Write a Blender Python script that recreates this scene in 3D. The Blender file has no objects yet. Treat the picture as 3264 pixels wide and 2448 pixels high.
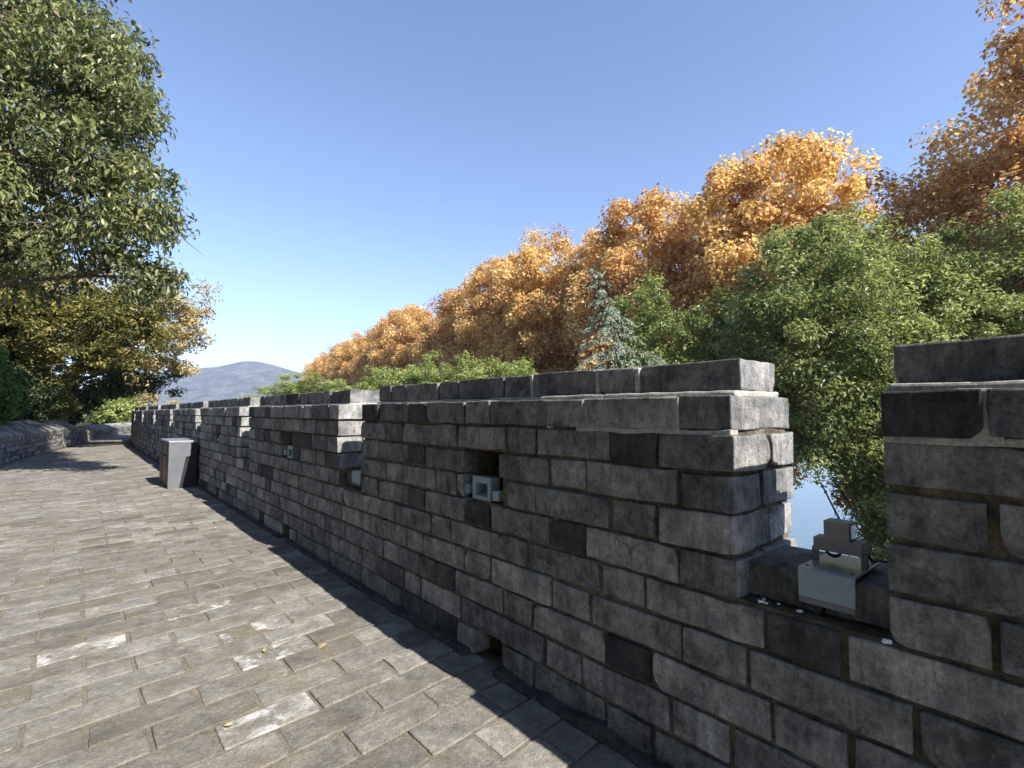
import bpy, math, random
import numpy as np
from math import radians as R, sin, cos, pi

# ------------------------------------------------------------------ camera, world, sun, exposure
scn = bpy.context.scene
col = scn.collection
cam_d = bpy.data.cameras.new("camera"); cam = bpy.data.objects.new("camera", cam_d); col.objects.link(cam)
cam.location = (0, 0, 1.35); cam.rotation_euler = (R(90 + 3.05), 0, 0)
cam_d.sensor_width = 36; cam_d.lens = 17.9; cam_d.clip_start = 0.05; cam_d.clip_end = 12000
scn.camera = cam
SUN_EL, SUN_AZ = 40.6, 131.0          # azimuth clockwise from +Y
w = bpy.data.worlds.new("World"); scn.world = w; w.use_nodes = True
wn = w.node_tree.nodes; wl = w.node_tree.links
sky = wn.new("ShaderNodeTexSky"); sky.sky_type = 'NISHITA'; sky.sun_disc = False
sky.sun_elevation = R(SUN_EL); sky.sun_rotation = R(SUN_AZ)
sky.air_density = 1.0; sky.dust_density = 0.15; sky.ozone_density = 2.2; sky.altitude = 1200
tint_ = wn.new("ShaderNodeMix"); tint_.data_type = 'RGBA'; tint_.blend_type = 'MULTIPLY'; tint_.inputs[0].default_value = 1; tint_.inputs[7].default_value = (1.0, .955, 1.0, 1)
wl.new(sky.outputs[0], tint_.inputs[6]); wl.new(tint_.outputs[2], wn["Background"].inputs[0]); wn["Background"].inputs[1].default_value = 0.106
sun_d = bpy.data.lights.new("sun", 'SUN'); sun_d.energy = 5.0; sun_d.angle = R(0.5); sun_d.color = (1, 0.95, 0.87)
sun = bpy.data.objects.new("sun", sun_d); col.objects.link(sun)
sun.rotation_euler = (R(90 - SUN_EL), 0, R(180 - SUN_AZ))
scn.view_settings.view_transform = 'Standard'; scn.view_settings.look = 'None'
scn.view_settings.exposure = 1.33; scn.view_settings.gamma = 1.0

rng = np.random.default_rng(7)
random.seed(7)

# ------------------------------------------------------------------ tags
def tag(o, label=None, cat=None, group=None, kind=None):
    if label: o['label'] = label
    if cat: o['category'] = cat
    if group: o['group'] = group
    if kind: o['kind'] = kind
    return o
def empty(name, loc, label, cat, group=None, rz=0):
    o = bpy.data.objects.new(name, None); col.objects.link(o); o.location = loc; o.rotation_euler = (0, 0, rz)
    o.empty_display_size = .2
    return tag(o, label, cat, group)

# ------------------------------------------------------------------ materials
def mat(name):
    m = bpy.data.materials.new(name); m.use_nodes = True
    nt = m.node_tree; return m, nt, nt.nodes["Principled BSDF"]
def node(nt, t, **kw):
    n = nt.nodes.new(t)
    for k, v in kw.items():
        if k.startswith('i_'): n.inputs[int(k[2:])].default_value = v
        else: setattr(n, k, v)
    return n
def ramp(nt, fac, stops, interp='LINEAR'):
    r = nt.nodes.new("ShaderNodeValToRGB"); r.color_ramp.interpolation = interp
    e = r.color_ramp.elements
    while len(e) < len(stops): e.new(0.5)
    for el, (p, c) in zip(e, stops):
        el.position = p; el.color = (*c, 1) if len(c) == 3 else c
    nt.links.new(fac, r.inputs[0]); return r.outputs[0]
def noise(nt, vec, scale, detail=6, rough=.6, dist=0.):
    n = nt.nodes.new("ShaderNodeTexNoise"); n.inputs['Scale'].default_value = scale
    n.inputs['Detail'].default_value = detail; n.inputs['Roughness'].default_value = rough; n.inputs['Distortion'].default_value = dist
    nt.links.new(vec, n.inputs['Vector']); return n.outputs[0]
def mixc(nt, fac, a, b, mode='MIX'):
    m = nt.nodes.new("ShaderNodeMix"); m.data_type = 'RGBA'; m.blend_type = mode
    for sock, val in ((m.inputs[0], fac), (m.inputs[6], a), (m.inputs[7], b)):
        if isinstance(val, (int, float)): sock.default_value = val
        elif isinstance(val, tuple): sock.default_value = (*val, 1)
        else: nt.links.new(val, sock)
    return m.outputs[2]
def math_(nt, op, a, b=None, clamp=False):
    m = nt.nodes.new("ShaderNodeMath"); m.operation = op; m.use_clamp = clamp
    for s, v in ((m.inputs[0], a), (m.inputs[1], b)):
        if v is None: continue
        if isinstance(v, (int, float)): s.default_value = v
        else: nt.links.new(v, s)
    return m.outputs[0]
def step(nt, x, lo, hi):
    m = nt.nodes.new("ShaderNodeMapRange"); m.inputs[1].default_value = lo; m.inputs[2].default_value = hi
    nt.links.new(x, m.inputs[0]); return m.outputs[0]
def attr(nt, name):
    a = nt.nodes.new("ShaderNodeAttribute"); a.attribute_name = name; return a
def objco(nt, scale=None):
    t = nt.nodes.new("ShaderNodeTexCoord"); v = t.outputs['Object']
    if scale:
        mp = nt.nodes.new("ShaderNodeMapping"); mp.inputs[3].default_value = scale; nt.links.new(v, mp.inputs[0]); v = mp.outputs[0]
    return v
def bump(nt, h, bs, strength=.5, dist=.01, prev=None):
    b = nt.nodes.new("ShaderNodeBump"); b.inputs['Strength'].default_value = strength; b.inputs['Distance'].default_value = dist
    nt.links.new(h, b.inputs['Height'])
    if prev is not None: nt.links.new(prev, b.inputs['Normal'])
    nt.links.new(b.outputs[0], bs.inputs['Normal']); return b.outputs[0]

def lime_smear(nt, co, c, amt, lime=(.27, .262, .24)):
    """pale mortar smears and long damp streaks that run across bricks and joints alike"""
    big = noise(nt, co, 1.5, 3, .5, .2); fine = noise(nt, co, 17, 8, .75, .5)
    f = math_(nt, 'MULTIPLY', step(nt, big, .50, .66), step(nt, fine, .50, .60))
    c = mixc(nt, math_(nt, 'MULTIPLY', f, amt), c, lime)
    mp = nt.nodes.new('ShaderNodeMapping'); mp.inputs[3].default_value = (1, 1, .22); nt.links.new(co, mp.inputs[0])
    st = noise(nt, mp.outputs[0], 5.5, 6, .65, .3)
    return mixc(nt, 1.0, c, ramp(nt, st, [(.34, (.72, .715, .71)), (.5, (1, 1, 1)), (.7, (1.16, 1.155, 1.14))]), 'MULTIPLY')
def brick_material(name, stops, scuff, scuff_amt, blotch=(.02, .02, .022), white=None, warm=None, bstr=.75, blotch_amt=.75, sc_lo=.55, sc_hi=.72, con=1.0, smear=0., crk=.45):
    m, nt, bs = mat(name); L = nt.links
    co = objco(nt); t = attr(nt, 'tint').outputs['Fac']; t2 = attr(nt, 'tint2').outputs['Fac']
    # give each brick its own piece of the noise field
    vm = nt.nodes.new("ShaderNodeVectorMath"); vm.operation = 'MULTIPLY_ADD'
    cmb = nt.nodes.new("ShaderNodeCombineXYZ")
    for i in range(3): L.new(t2, cmb.inputs[i])
    vm.inputs[1].default_value = (17, 9, 13); L.new(cmb.outputs[0], vm.inputs[0]); L.new(co, vm.inputs[2])
    v = vm.outputs[0]
    c = ramp(nt, t, stops)
    n1 = noise(nt, v, 7, 7, .65, .15); n2 = noise(nt, v, 38, 8, .7, .1); n3 = noise(nt, v, 4.2, 5, .6, .3)
    mpz = nt.nodes.new('ShaderNodeMapping'); mpz.inputs[3].default_value = (1, 1, .28); L.new(v, mpz.inputs[0]); n8 = noise(nt, mpz.outputs[0], 36, 7, .75, .25)
    c = mixc(nt, con, c, ramp(nt, n1, [(.3, (.38, .38, .39)), (.5, (1, 1, 1)), (.7, (1.75, 1.69, 1.6))]), 'MULTIPLY')
    c = mixc(nt, 1.0, c, ramp(nt, n2, [(.3, (.72, .72, .72)), (.7, (1.25, 1.25, 1.25))]), 'MULTIPLY')
    if warm:
        c = mixc(nt, math_(nt, 'MULTIPLY', step(nt, n3, .45, .7), .7), c, warm)
    c = mixc(nt, con * con, c, ramp(nt, n8, [(.32, (.62, .62, .63)), (.5, (1, 1, 1)), (.68, (1.4, 1.38, 1.34))]), 'MULTIPLY')
    n4 = noise(nt, v, 11, 9, .74, .35)
    c = mixc(nt, math_(nt, 'MULTIPLY', math_(nt, 'MULTIPLY', step(nt, n4, sc_lo, sc_hi), scuff_amt), math_(nt, 'ADD', math_(nt, 'MULTIPLY', step(nt, t, .12, .4), .85), .15)), c, scuff)
    n5 = noise(nt, v, 8.5, 7, .72, .4)
    c = mixc(nt, math_(nt, 'MULTIPLY', step(nt, n5, .60, .68), blotch_amt), c, blotch)
    wv = nt.nodes.new('ShaderNodeTexNoise'); wv.inputs['Scale'].default_value = 7; wv.inputs['Detail'].default_value = 5; L.new(v, wv.inputs['Vector'])
    va = nt.nodes.new("ShaderNodeVectorMath"); va.operation = 'MULTIPLY_ADD'; va.inputs[1].default_value = (.16, .16, .16); L.new(wv.outputs['Color'], va.inputs[0]); L.new(v, va.inputs[2])
    vc = nt.nodes.new("ShaderNodeTexVoronoi"); vc.feature = 'DISTANCE_TO_EDGE'; vc.inputs['Scale'].default_value = 10; L.new(va.outputs[0], vc.inputs['Vector'])
    crack = math_(nt, 'MULTIPLY', step(nt, vc.outputs['Distance'], .035, .006), step(nt, noise(nt, v, 6.5, 3, .6), .55, .66))
    c = mixc(nt, math_(nt, 'MULTIPLY', crack, crk), c, (.03, .03, .03))
    n7 = noise(nt, v, 120, 4, .8); c = mixc(nt, 1.0, c, ramp(nt, n7, [(.33, (.72, .72, .73)), (.5, (1, 1, 1)), (.68, (1.2, 1.19, 1.17))]), 'MULTIPLY')
    if smear:
        c = lime_smear(nt, co, c, smear)
    if white:
        sel = step(nt, t2, .89, .92); n6 = noise(nt, v, 6, 9, .75, .5)
        c = mixc(nt, math_(nt, 'MULTIPLY', math_(nt, 'MULTIPLY', sel, step(nt, n6, .5, .62)), .9), c, white)
    L.new(c, bs.inputs['Base Color']); bs.inputs['Roughness'].default_value = .88; bs.inputs['Specular IOR Level'].default_value = .25
    vo = nt.nodes.new("ShaderNodeTexVoronoi"); vo.inputs['Scale'].default_value = 60; L.new(v, vo.inputs['Vector'])
    pits = step(nt, vo.outputs['Distance'], .05, .35)
    h = math_(nt, 'ADD', math_(nt, 'MULTIPLY', n4, 1.2), math_(nt, 'ADD', math_(nt, 'MULTIPLY', n2, .7), math_(nt, 'MULTIPLY', pits, .25)))
    h = math_(nt, 'SUBTRACT', h, math_(nt, 'MULTIPLY', crack, crk))
    bump(nt, h, bs, bstr, .012)
    return m
M = {}
M['brick'] = brick_material('wall_brick', [(0, (.026, .026, .027)), (.16, (.058, .057, .056)), (.4, (.115, .112, .107)), (.75, (.178, .172, .163)), (1, (.25, .243, .23))],
                            (.33, .315, .29), .62, blotch=(.03, .029, .029), bstr=1.0, sc_lo=.50, sc_hi=.70, smear=.55, blotch_amt=.6)
M['cheek'] = brick_material('sunlit_end_brick', [(0, (.13, .13, .13)), (.5, (.20, .198, .195)), (1, (.26, .257, .25))], (.36, .355, .34), .5, blotch=(.09, .09, .095), bstr=.8, blotch_amt=.6)  # merlon end faces: brightness of direct sun put into a paler brick colour
M['paver'] = brick_material('path_brick', [(0, (.105, .096, .082)), (.5, (.162, .152, .134)), (1, (.22, .210, .19))],
                            (.28, .262, .228), .5, blotch=(.06, .06, .063), white=(.50, .49, .46), warm=(.145, .12, .086), bstr=.7, blotch_amt=.4, con=.6, crk=.12)
M['parapet_brick'] = brick_material('parapet_brick', [(0, (.10, .10, .10)), (.5, (.19, .185, .18)), (1, (.30, .29, .27))], (.36, .34, .3), .5)
def mortar_material(name, a, b, bs_=.9):
    m, nt, bs = mat(name); co = objco(nt)
    n = noise(nt, co, 14, 8, .7, .4); n2 = noise(nt, co, 90, 5, .7)
    c = mixc(nt, step(nt, n, .38, .64), a, b)
    c = mixc(nt, 1.0, c, ramp(nt, n2, [(.3, (.6, .6, .6)), (.7, (1.3, 1.3, 1.3))]), 'MULTIPLY')
    if name == 'brown_mortar': c = lime_smear(nt, co, c, .8)
    nt.links.new(c, bs.inputs['Base Color']); bs.inputs['Roughness'].default_value = .95; bs.inputs['Specular IOR Level'].default_value = .1
    bump(nt, math_(nt, 'ADD', n, n2), bs, bs_, .012); return m
M['mortar'] = mortar_material('brown_mortar', (.175, .140, .095), (.065, .055, .042))
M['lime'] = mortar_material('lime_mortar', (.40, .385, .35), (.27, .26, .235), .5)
M['sand'] = mortar_material('sandy_joint', (.215, .188, .145), (.16, .138, .105))
M['earth'] = mortar_material('earth', (.06, .045, .03), (.035, .04, .02))
M['footing'] = mortar_material('old_footing_mortar', (.085, .082, .075), (.045, .044, .042))
M['rampart'] = mortar_material('rampart_stone', (.17, .165, .155), (.11, .105, .1))

def leaf_material(name, stops, trans=.35, rough=.5, spec=.3, tcol=1.4):
    m, nt, bs = mat(name); L = nt.links
    t = attr(nt, 'tint').outputs['Fac']; c = ramp(nt, t, stops)
    L.new(c, bs.inputs['Base Color']); bs.inputs['Roughness'].default_value = rough; bs.inputs['Specular IOR Level'].default_value = spec
    tr = nt.nodes.new("ShaderNodeBsdfTranslucent")
    tc = mixc(nt, 1.0, c, (tcol, tcol * 1.02, tcol * .7), 'MULTIPLY'); L.new(tc, tr.inputs[0])
    mx = nt.nodes.new("ShaderNodeMixShader"); mx.inputs[0].default_value = trans
    L.new(bs.outputs[0], mx.inputs[1]); L.new(tr.outputs[0], mx.inputs[2]); L.new(mx.outputs[0], nt.nodes["Material Output"].inputs[0])
    return m
M['plane_leaf'] = leaf_material('autumn_leaf', [(0, (.22, .095, .045)), (.25, (.45, .25, .105)), (.55, (.61, .395, .17)), (.8, (.75, .57, .31)), (1, (.58, .48, .21))], .48, .5, .35)
M['plane_leaf_red'] = leaf_material('russet_leaf', [(0, (.20, .08, .045)), (.3, (.42, .205, .10)), (.6, (.55, .345, .15)), (1, (.62, .46, .20))], .42, .5, .35)
M['camphor_leaf'] = leaf_material('camphor_leaf', [(0, (.065, .085, .034)), (.4, (.19, .22, .085)), (.8, (.33, .355, .155)), (1, (.48, .49, .25))], .46, .42, .4)
M['mid_leaf'] = leaf_material('mid_green_leaf', [(0, (.07, .10, .034)), (.5, (.20, .245, .085)), (1, (.37, .40, .165))], .45, .42, .45)
M['pale_leaf'] = leaf_material('pale_green_leaf', [(0, (.12, .16, .05)), (.5, (.27, .32, .105)), (1, (.44, .46, .18))], .45, .45, .4)
M['cedar_leaf'] = leaf_material('cedar_needle', [(0, (.15, .195, .145)), (.5, (.31, .365, .29)), (1, (.47, .52, .42))], .25, .6, .2)
M['big_leaf'] = leaf_material('broad_leaf', [(0, (.04, .052, .03)), (.35, (.11, .13, .058)), (.65, (.22, .24, .10)), (.9, (.37, .38, .15)), (1, (.33, .25, .16))], .4, .45, .45)
M['gold_leaf'] = leaf_material('golden_leaf', [(0, (.14, .115, .045)), (.35, (.34, .28, .13)), (.7, (.52, .42, .23)), (1, (.62, .51, .33))], .35, .5, .3)
M['olive_leaf'] = leaf_material('olive_leaf', [(0, (.04, .05, .016)), (.5, (.13, .13, .034)), (.85, (.26, .225, .055)), (1, (.36, .29, .08))], .36, .5, .3)
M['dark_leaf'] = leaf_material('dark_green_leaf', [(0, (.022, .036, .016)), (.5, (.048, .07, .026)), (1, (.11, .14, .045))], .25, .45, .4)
M['lush_leaf'] = leaf_material('fresh_green_leaf', [(0, (.035, .08, .02)), (.5, (.08, .15, .036)), (1, (.17, .27, .07))], .35, .45, .4)
M['fallen'] = leaf_material('fallen_leaf', [(0, (.26, .21, .10)), (1, (.36, .31, .17))], .2, .6, .2)
def plain(name, c, rough=.5, metal=0, nscale=None, namt=.2, spec=.4):
    m, nt, bs = mat(name)
    if nscale:
        n = noise(nt, objco(nt), nscale, 6, .65, .5)
        lo = tuple(x * (1 - namt) for x in c); hi = tuple(min(1, x * (1 + namt)) for x in c)
        nt.links.new(ramp(nt, n, [(.3, lo), (.7, hi)]), bs.inputs['Base Color'])
        nt.links.new(math_(nt, 'ADD', math_(nt, 'MULTIPLY', n, .3), rough - .15), bs.inputs['Roughness'])
        bump(nt, n, bs, .08, .01)
    else:
        bs.inputs['Base Color'].default_value = (*c, 1); bs.inputs['Roughness'].default_value = rough
    bs.inputs['Metallic'].default_value = metal; bs.inputs['Specular IOR Level'].default_value = spec
    return m
M['bark'] = plain('bark', (.075, .06, .045), .9, 0, 9, .5)
M['pale_bark'] = plain('plane_bark', (.20, .17, .13), .9, 0, 4, .5)
M['twig'] = plain('twig', (.22, .17, .12), .9, 0, 6, .4)
M['lamp_grey'] = plain('lamp_grey_paint', (.20, .25, .272), .5, 0, 12, .10)
M['lamp_dark'] = plain('lamp_dark_metal', (.13, .13, .135), .5, .3, 15, .15)
M['lamp_brown'] = plain('lamp_brown_grey', (.20, .185, .175), .55, .1, 15, .12)
M['zinc'] = plain('zinc_plate', (.38, .40, .43), .32, .7, 9, .12)
M['steel_side'] = plain('brushed_side_panel', (.15, .157, .17), .42, .35, 5, .10)
M['bin_black'] = plain('bin_black', (.012, .012, .014), .6, 0, 8, .2)
M['bin_front'] = plain('bin_front_panel', (.15, .095, .07), .35, .35, 6, .35)
M['bin_lid'] = plain('bin_lid', (.20, .21, .225), .45, .2, 6, .10)
M['white_chip'] = plain('white_plaster', (.75, .74, .72), .9, 0, 30, .12)
M['glass'] = plain('lamp_glass', (.30, .33, .34), .12, 0, None, 0, .6)

# ------------------------------------------------------------------ mesh helpers
class MB:
    """collects vertices / faces / per-face data into one mesh"""
    def __init__(s): s.v = []; s.f4 = []; s.f3 = []; s.n = 0; s.t4 = []; s.t3 = []; s.u4 = []; s.u3 = []; s.m4 = []; s.m3 = []; s.tips = []
    def add(s, v, q=None, tri=None, tint=.5, tint2=.5, mi=0):
        v = np.asarray(v, float).reshape(-1, 3); s.v.append(v)
        def full(x, n): return np.broadcast_to(np.asarray(x, float), (n,)).copy()
        if q is not None and len(q):
            q = np.asarray(q, int); s.f4.append(q + s.n); s.t4.append(full(tint, len(q))); s.u4.append(full(tint2, len(q))); s.m4.append(full(mi, len(q)))
        if tri is not None and len(tri):
            t = np.asarray(tri, int); s.f3.append(t + s.n); s.t3.append(full(tint, len(t))); s.u3.append(full(tint2, len(t))); s.m3.append(full(mi, len(t)))
        s.n += len(v)
    def build(s, name, mats, parent=None, smooth=False):
        me = s.mesh(name, mats, smooth); o = bpy.data.objects.new(name, me); col.objects.link(o)
        if parent is not None: o.parent = parent
        return o
    def mesh(s, name, mats, smooth=False):
        if not isinstance(mats, (list, tuple)): mats = [mats]
        V = np.concatenate(s.v); F4 = np.concatenate(s.f4) if s.f4 else np.zeros((0, 4), int); F3 = np.concatenate(s.f3) if s.f3 else np.zeros((0, 3), int)
        me = bpy.data.meshes.new(name)
        me.vertices.add(len(V)); me.vertices.foreach_set('co', V.astype(np.float32).ravel())
        nl = F4.size + F3.size; me.loops.add(nl)
        me.loops.foreach_set('vertex_index', np.concatenate([F4.ravel(), F3.ravel()]).astype(np.int32))
        np_ = len(F4) + len(F3); me.polygons.add(np_)
        st = np.concatenate([np.arange(len(F4)) * 4, F4.size + np.arange(len(F3)) * 3]).astype(np.int32)
        me.polygons.foreach_set('loop_start', st)
        cat = lambda a, b: np.concatenate(a + b) if (a or b) else np.zeros(0)
        me.polygons.foreach_set('material_index', cat(s.m4, s.m3).astype(np.int32))
        me.polygons.foreach_set('use_smooth', np.full(np_, smooth, dtype=bool))
        for nm, arr in (('tint', cat(s.t4, s.t3)), ('tint2', cat(s.u4, s.u3))):
            a = me.attributes.new(nm, 'FLOAT', 'FACE'); a.data.foreach_set('value', arr.astype(np.float32))
        for m in mats: me.materials.append(m)
        me.update(calc_edges=True); me.validate(); return me

_tpl = {}
def tpl(nx, ny, nz):
    """surface grid of a box with nx,ny,nz points per axis: index triples and outward quads"""
    k = (nx, ny, nz)
    if k in _tpl: return _tpl[k]
    idx = {}; pts = []
    def vid(i, j, l):
        t = (i, j, l)
        if t not in idx: idx[t] = len(pts); pts.append(t)
        return idx[t]
    Q = []
    for a in range(nx - 1):
        for b in range(ny - 1):
            Q.append((vid(a, b, 0), vid(a, b + 1, 0), vid(a + 1, b + 1, 0), vid(a + 1, b, 0)))
            Q.append((vid(a, b, nz - 1), vid(a + 1, b, nz - 1), vid(a + 1, b + 1, nz - 1), vid(a, b + 1, nz - 1)))
        for c in range(nz - 1):
            Q.append((vid(a, 0, c), vid(a + 1, 0, c), vid(a + 1, 0, c + 1), vid(a, 0, c + 1)))
            Q.append((vid(a, ny - 1, c), vid(a, ny - 1, c + 1), vid(a + 1, ny - 1, c + 1), vid(a + 1, ny - 1, c)))
    for b in range(ny - 1):
        for c in range(nz - 1):
            Q.append((vid(0, b, c), vid(0, b, c + 1), vid(0, b + 1, c + 1), vid(0, b + 1, c)))
            Q.append((vid(nx - 1, b, c), vid(nx - 1, b + 1, c), vid(nx - 1, b + 1, c + 1), vid(nx - 1, b, c + 1)))
    _tpl[k] = (np.array(pts), np.array(Q)); return _tpl[k]
def axis(a, b, r, seg):
    L = b - a
    n = max(1, int(round((L - 2 * r) / seg)))
    return np.concatenate([[a], np.linspace(a + r, b - r, n + 1), [b]])
def rbox(a, b, r=.008, seg=.06, rough=.0, chip=0., skew=0.):
    """rounded, slightly uneven box between corners a and b"""
    a = np.array(a, float); b = np.array(b, float)
    r = min(r, .3 * (b - a).min())
    ax = [axis(a[i], b[i], r, seg) for i in range(3)]
    P, Q = tpl(*[len(x) for x in ax])
    v = np.stack([ax[i][P[:, i]] for i in range(3)], 1)
    inner = np.clip(v, a + r, b - r); d = v - inner; n = np.linalg.norm(d, axis=1, keepdims=True)
    v = np.where(n > 1e-9, inner + d / np.maximum(n, 1e-9) * r, v)
    if rough:
        for k in range(4):
            fr = rng.normal(0, 1, 3) * (14 if k < 2 else 34); ph = rng.uniform(0, 6.3); amp = rng.normal(0, 1, 3) * rough * (1 if k < 2 else .6)
            v = v + np.sin(v @ fr + ph)[:, None] * amp
    if chip and rng.random() < chip:
        for _ in range(rng.integers(1, 4)):
            c = np.where(rng.random(3) < .5, a, b); rad = rng.uniform(.015, .048)
            q = v - c; dd = np.linalg.norm(q, axis=1); mk = dd < rad
            ctr = (a + b) / 2 - c; ctr = ctr / np.linalg.norm(ctr)
            v[mk] += ctr * ((rad - dd[mk]) * .55)[:, None]
    if skew:
        c = (a + b) / 2; ang = rng.normal(0, skew, 3); q = v - c
        v = c + q + np.cross(ang, q)
    return v, Q
def tube(pts, rad, n=6):
    pts = np.asarray(pts, float); rad = np.broadcast_to(np.asarray(rad, float), (len(pts),))
    tg = np.gradient(pts, axis=0); tg /= np.maximum(np.linalg.norm(tg, axis=1, keepdims=True), 1e-9)
    ref = np.array([.31, .95, .05]); u = np.cross(tg, ref); u /= np.maximum(np.linalg.norm(u, axis=1, keepdims=True), 1e-9); v = np.cross(tg, u)
    th = np.linspace(0, 2 * pi, n, endpoint=False)
    V = (pts[:, None, :] + rad[:, None, None] * (np.cos(th)[None, :, None] * u[:, None, :] + np.sin(th)[None, :, None] * v[:, None, :])).reshape(-1, 3)
    Q = []
    for i in range(len(pts) - 1):
        for j in range(n):
            k = (j + 1) % n; Q.append((i * n + j, i * n + k, (i + 1) * n + k, (i + 1) * n + j))
    return V, np.array(Q)
def extrude_poly(poly, axis_dir, d0, d1):
    """poly: list of 2-D points; returns prism verts (p, depth) with n-gon caps fan-triangulated around the centroid"""
    poly = np.array(poly, float); n = len(poly); c = poly.mean(0)
    A = [(p[0], p[1], d0) for p in poly] + [(p[0], p[1], d1) for p in poly]
    return A, n

# ------------------------------------------------------------------ the curve the wall follows
DS = .05; S0 = -14.; SS = np.arange(S0, 75, DS)
HD = np.radians(np.interp(SS, [-14, 14, 19, 22, 25, 28, 32, 37, 44, 52, 75], [-40.5, -40.5, -40.5, -40.0, -38.4, -35, -28, -17, -2, 8, 14]))
cx_ = np.cumsum(np.sin(HD)) * DS; cy_ = np.cumsum(np.cos(HD)) * DS
i0 = int(round((0 - S0) / DS)); cx_ += .12 - cx_[i0]; cy_ += 2.51 - cy_[i0]
def zdrop(s): return -.0022 * np.maximum(0, s - 6)
def W(v):
    """(s, off, z) -> world"""
    v = np.asarray(v, float).reshape(-1, 3); s = v[:, 0]
    x = np.interp(s, SS, cx_); y = np.interp(s, SS, cy_); h = np.interp(s, SS, HD)
    return np.stack([x + np.cos(h) * v[:, 1], y - np.sin(h) * v[:, 1], v[:, 2] + zdrop(s)], 1)
def flip(Q): return Q[:, ::-1]

# (s, off, z) is left-handed here (s forward, off right, z up): faces are flipped after mapping
def sbox(mb, a, b, r=.008, seg=.06, rough=0, chip=0, skew=0, tint=None, mi=0, cheek=0):
    v, Q = rbox(a, b, r, seg, rough, chip, skew)
    if cheek:
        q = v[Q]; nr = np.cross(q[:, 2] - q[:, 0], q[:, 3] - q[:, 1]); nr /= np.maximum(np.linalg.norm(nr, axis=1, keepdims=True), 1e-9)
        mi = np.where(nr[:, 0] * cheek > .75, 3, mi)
    t = rng.random() if tint is None else tint
    mb.add(W(v), flip(Q), tint=t, tint2=rng.random(), mi=mi)
def core(mb, s0, s1, o0, o1, z0, z1, mi=1, seg=.5):
    n = max(2, int((s1 - s0) / seg) + 1)
    ss = np.linspace(s0, s1, n)
    P, Q = tpl(n, 2, 2); ax = [ss, np.array([o0, o1]), np.array([z0, z1])]
    v = np.stack([ax[i][P[:, i]] for i in range(3)], 1)
    mb.add(W(v), flip(Q), tint=.4, tint2=.5, mi=mi)

# ------------------------------------------------------------------ battlement wall
PITCH = .141; BH = .125; TH = .49; PER = 3.46
NEAR0 = -.985; LEN = 2.985                      # merlon 1 near end, merlon length
KM = range(-2, 9)                               # merlon index (1 -> k=0)
wall = empty('battlement_wall', (.12, 2.51, 0), 'grey brick battlement wall with stepped merlons and crenels along the path', 'wall')
wall.matrix_parent_inverse if False else None
def put(mb, name, mats, parent, smooth=False):
    o = mb.build(name, mats, None, smooth); o.parent = parent
    # meshes are in world coordinates: undo the chain of parents
    off = np.zeros(3); p = parent
    while p is not None: off += np.array(p.location); p = p.parent
    o.location = tuple(-off); return o
def tint_rand(L=.3):
    """dark burnt faces are mostly short header bricks"""
    u = rng.random() + (.07 if L > .28 else -.10)
    return rng.uniform(0, .18) if u < .12 else (rng.uniform(.3, .62) if u < .62 else rng.uniform(.6, 1.))
def lod(s):
    if s < 3.5: return dict(r=.0055, seg=.032, rough=.0015, chip=.7, skew=.0055)
    if s < 9: return dict(r=.006, seg=.09, rough=.0015, chip=.35, skew=.006)
    return dict(r=.010, seg=.5, rough=.0, chip=0, skew=.008)
def lattice(odd, a, b, start=NEAR0):
    """joints of a Flemish bond course between a and b, phase fixed to merlon near ends"""
    J = []; s = start
    seq = [.30, .235, .45, .23] if odd else [.215, .45, .23, .45]
    i = 0; out = []
    # walk forward
    while s < b:
        L = (seq[i] if i < 4 else (seq[2] if i % 2 == 0 else seq[3]) if odd else (seq[1] if i % 2 else seq[2]))
        e = s + L; out.append([s, e]); s = e; i += 1
    # walk backward from start
    s = start; i = 0
    while s > a:
        L = (.45 if (i % 2 == 0) == odd else .225)
        out.insert(0, [s - L, s]); s -= L; i += 1
    res = []
    for p, q in out:
        p2, q2 = max(p, a), min(q, b)
        if q2 - p2 < .02: continue
        if q2 - p2 < .10 and res: res[-1][1] = q2
        else: res.append([p2, q2])
    return res

drains = [(NEAR0 + 1.28 + PER * k, NEAR0 + 1.49 + PER * k) for k in KM]
holes = [(.285 + PER * k, .62 + PER * k) for k in KM]
A0, A1 = NEAR0 - 2 * PER - .5, NEAR0 + 8 * PER + LEN
# base: five courses
mb = MB()
for c in range(5):
    z0 = .012 + c * PITCH; z1 = z0 + BH
    cells = []; s_ = A0 - (.3375 if c % 2 else 0) - .09 * (c // 2); i_ = 0
    while s_ < A1:
        e_ = s_ + (.45 if i_ % 2 == 0 else .225) + rng.normal(0, .012)
        if e_ > A0 + .05: cells.append([max(s_, A0), min(e_, A1)])
        s_ = e_; i_ += 1
    for p, q in cells:
        L = lod(p); j = rng.normal(0, .004)
        segs = [(p + .008, q - .008)]
        if c == 0:
            for d0, d1 in drains:
                ns = []
                for a, b in segs:
                    if b < d0 or a > d1: ns.append((a, b)); continue
                    if a < d0 - .05: ns.append((a, d0))
                    if b > d1 + .05: ns.append((d1, b))
                segs = ns
        for a, b in segs:
            a += rng.normal(0, .003); b += rng.normal(0, .003)
            if b - a < .04: continue
            sbox(mb, (a, j, z0 + rng.normal(0, .002)), (b, .11 if c < 4 else .14, z1 + rng.normal(0, .002)), tint=tint_rand(q - p), **L)
        if p < 24:
            sbox(mb, (p + .01, TH - .1, z0), (q - .01, TH + .004, z1), r=.01, seg=.5, tint=tint_rand())
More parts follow.
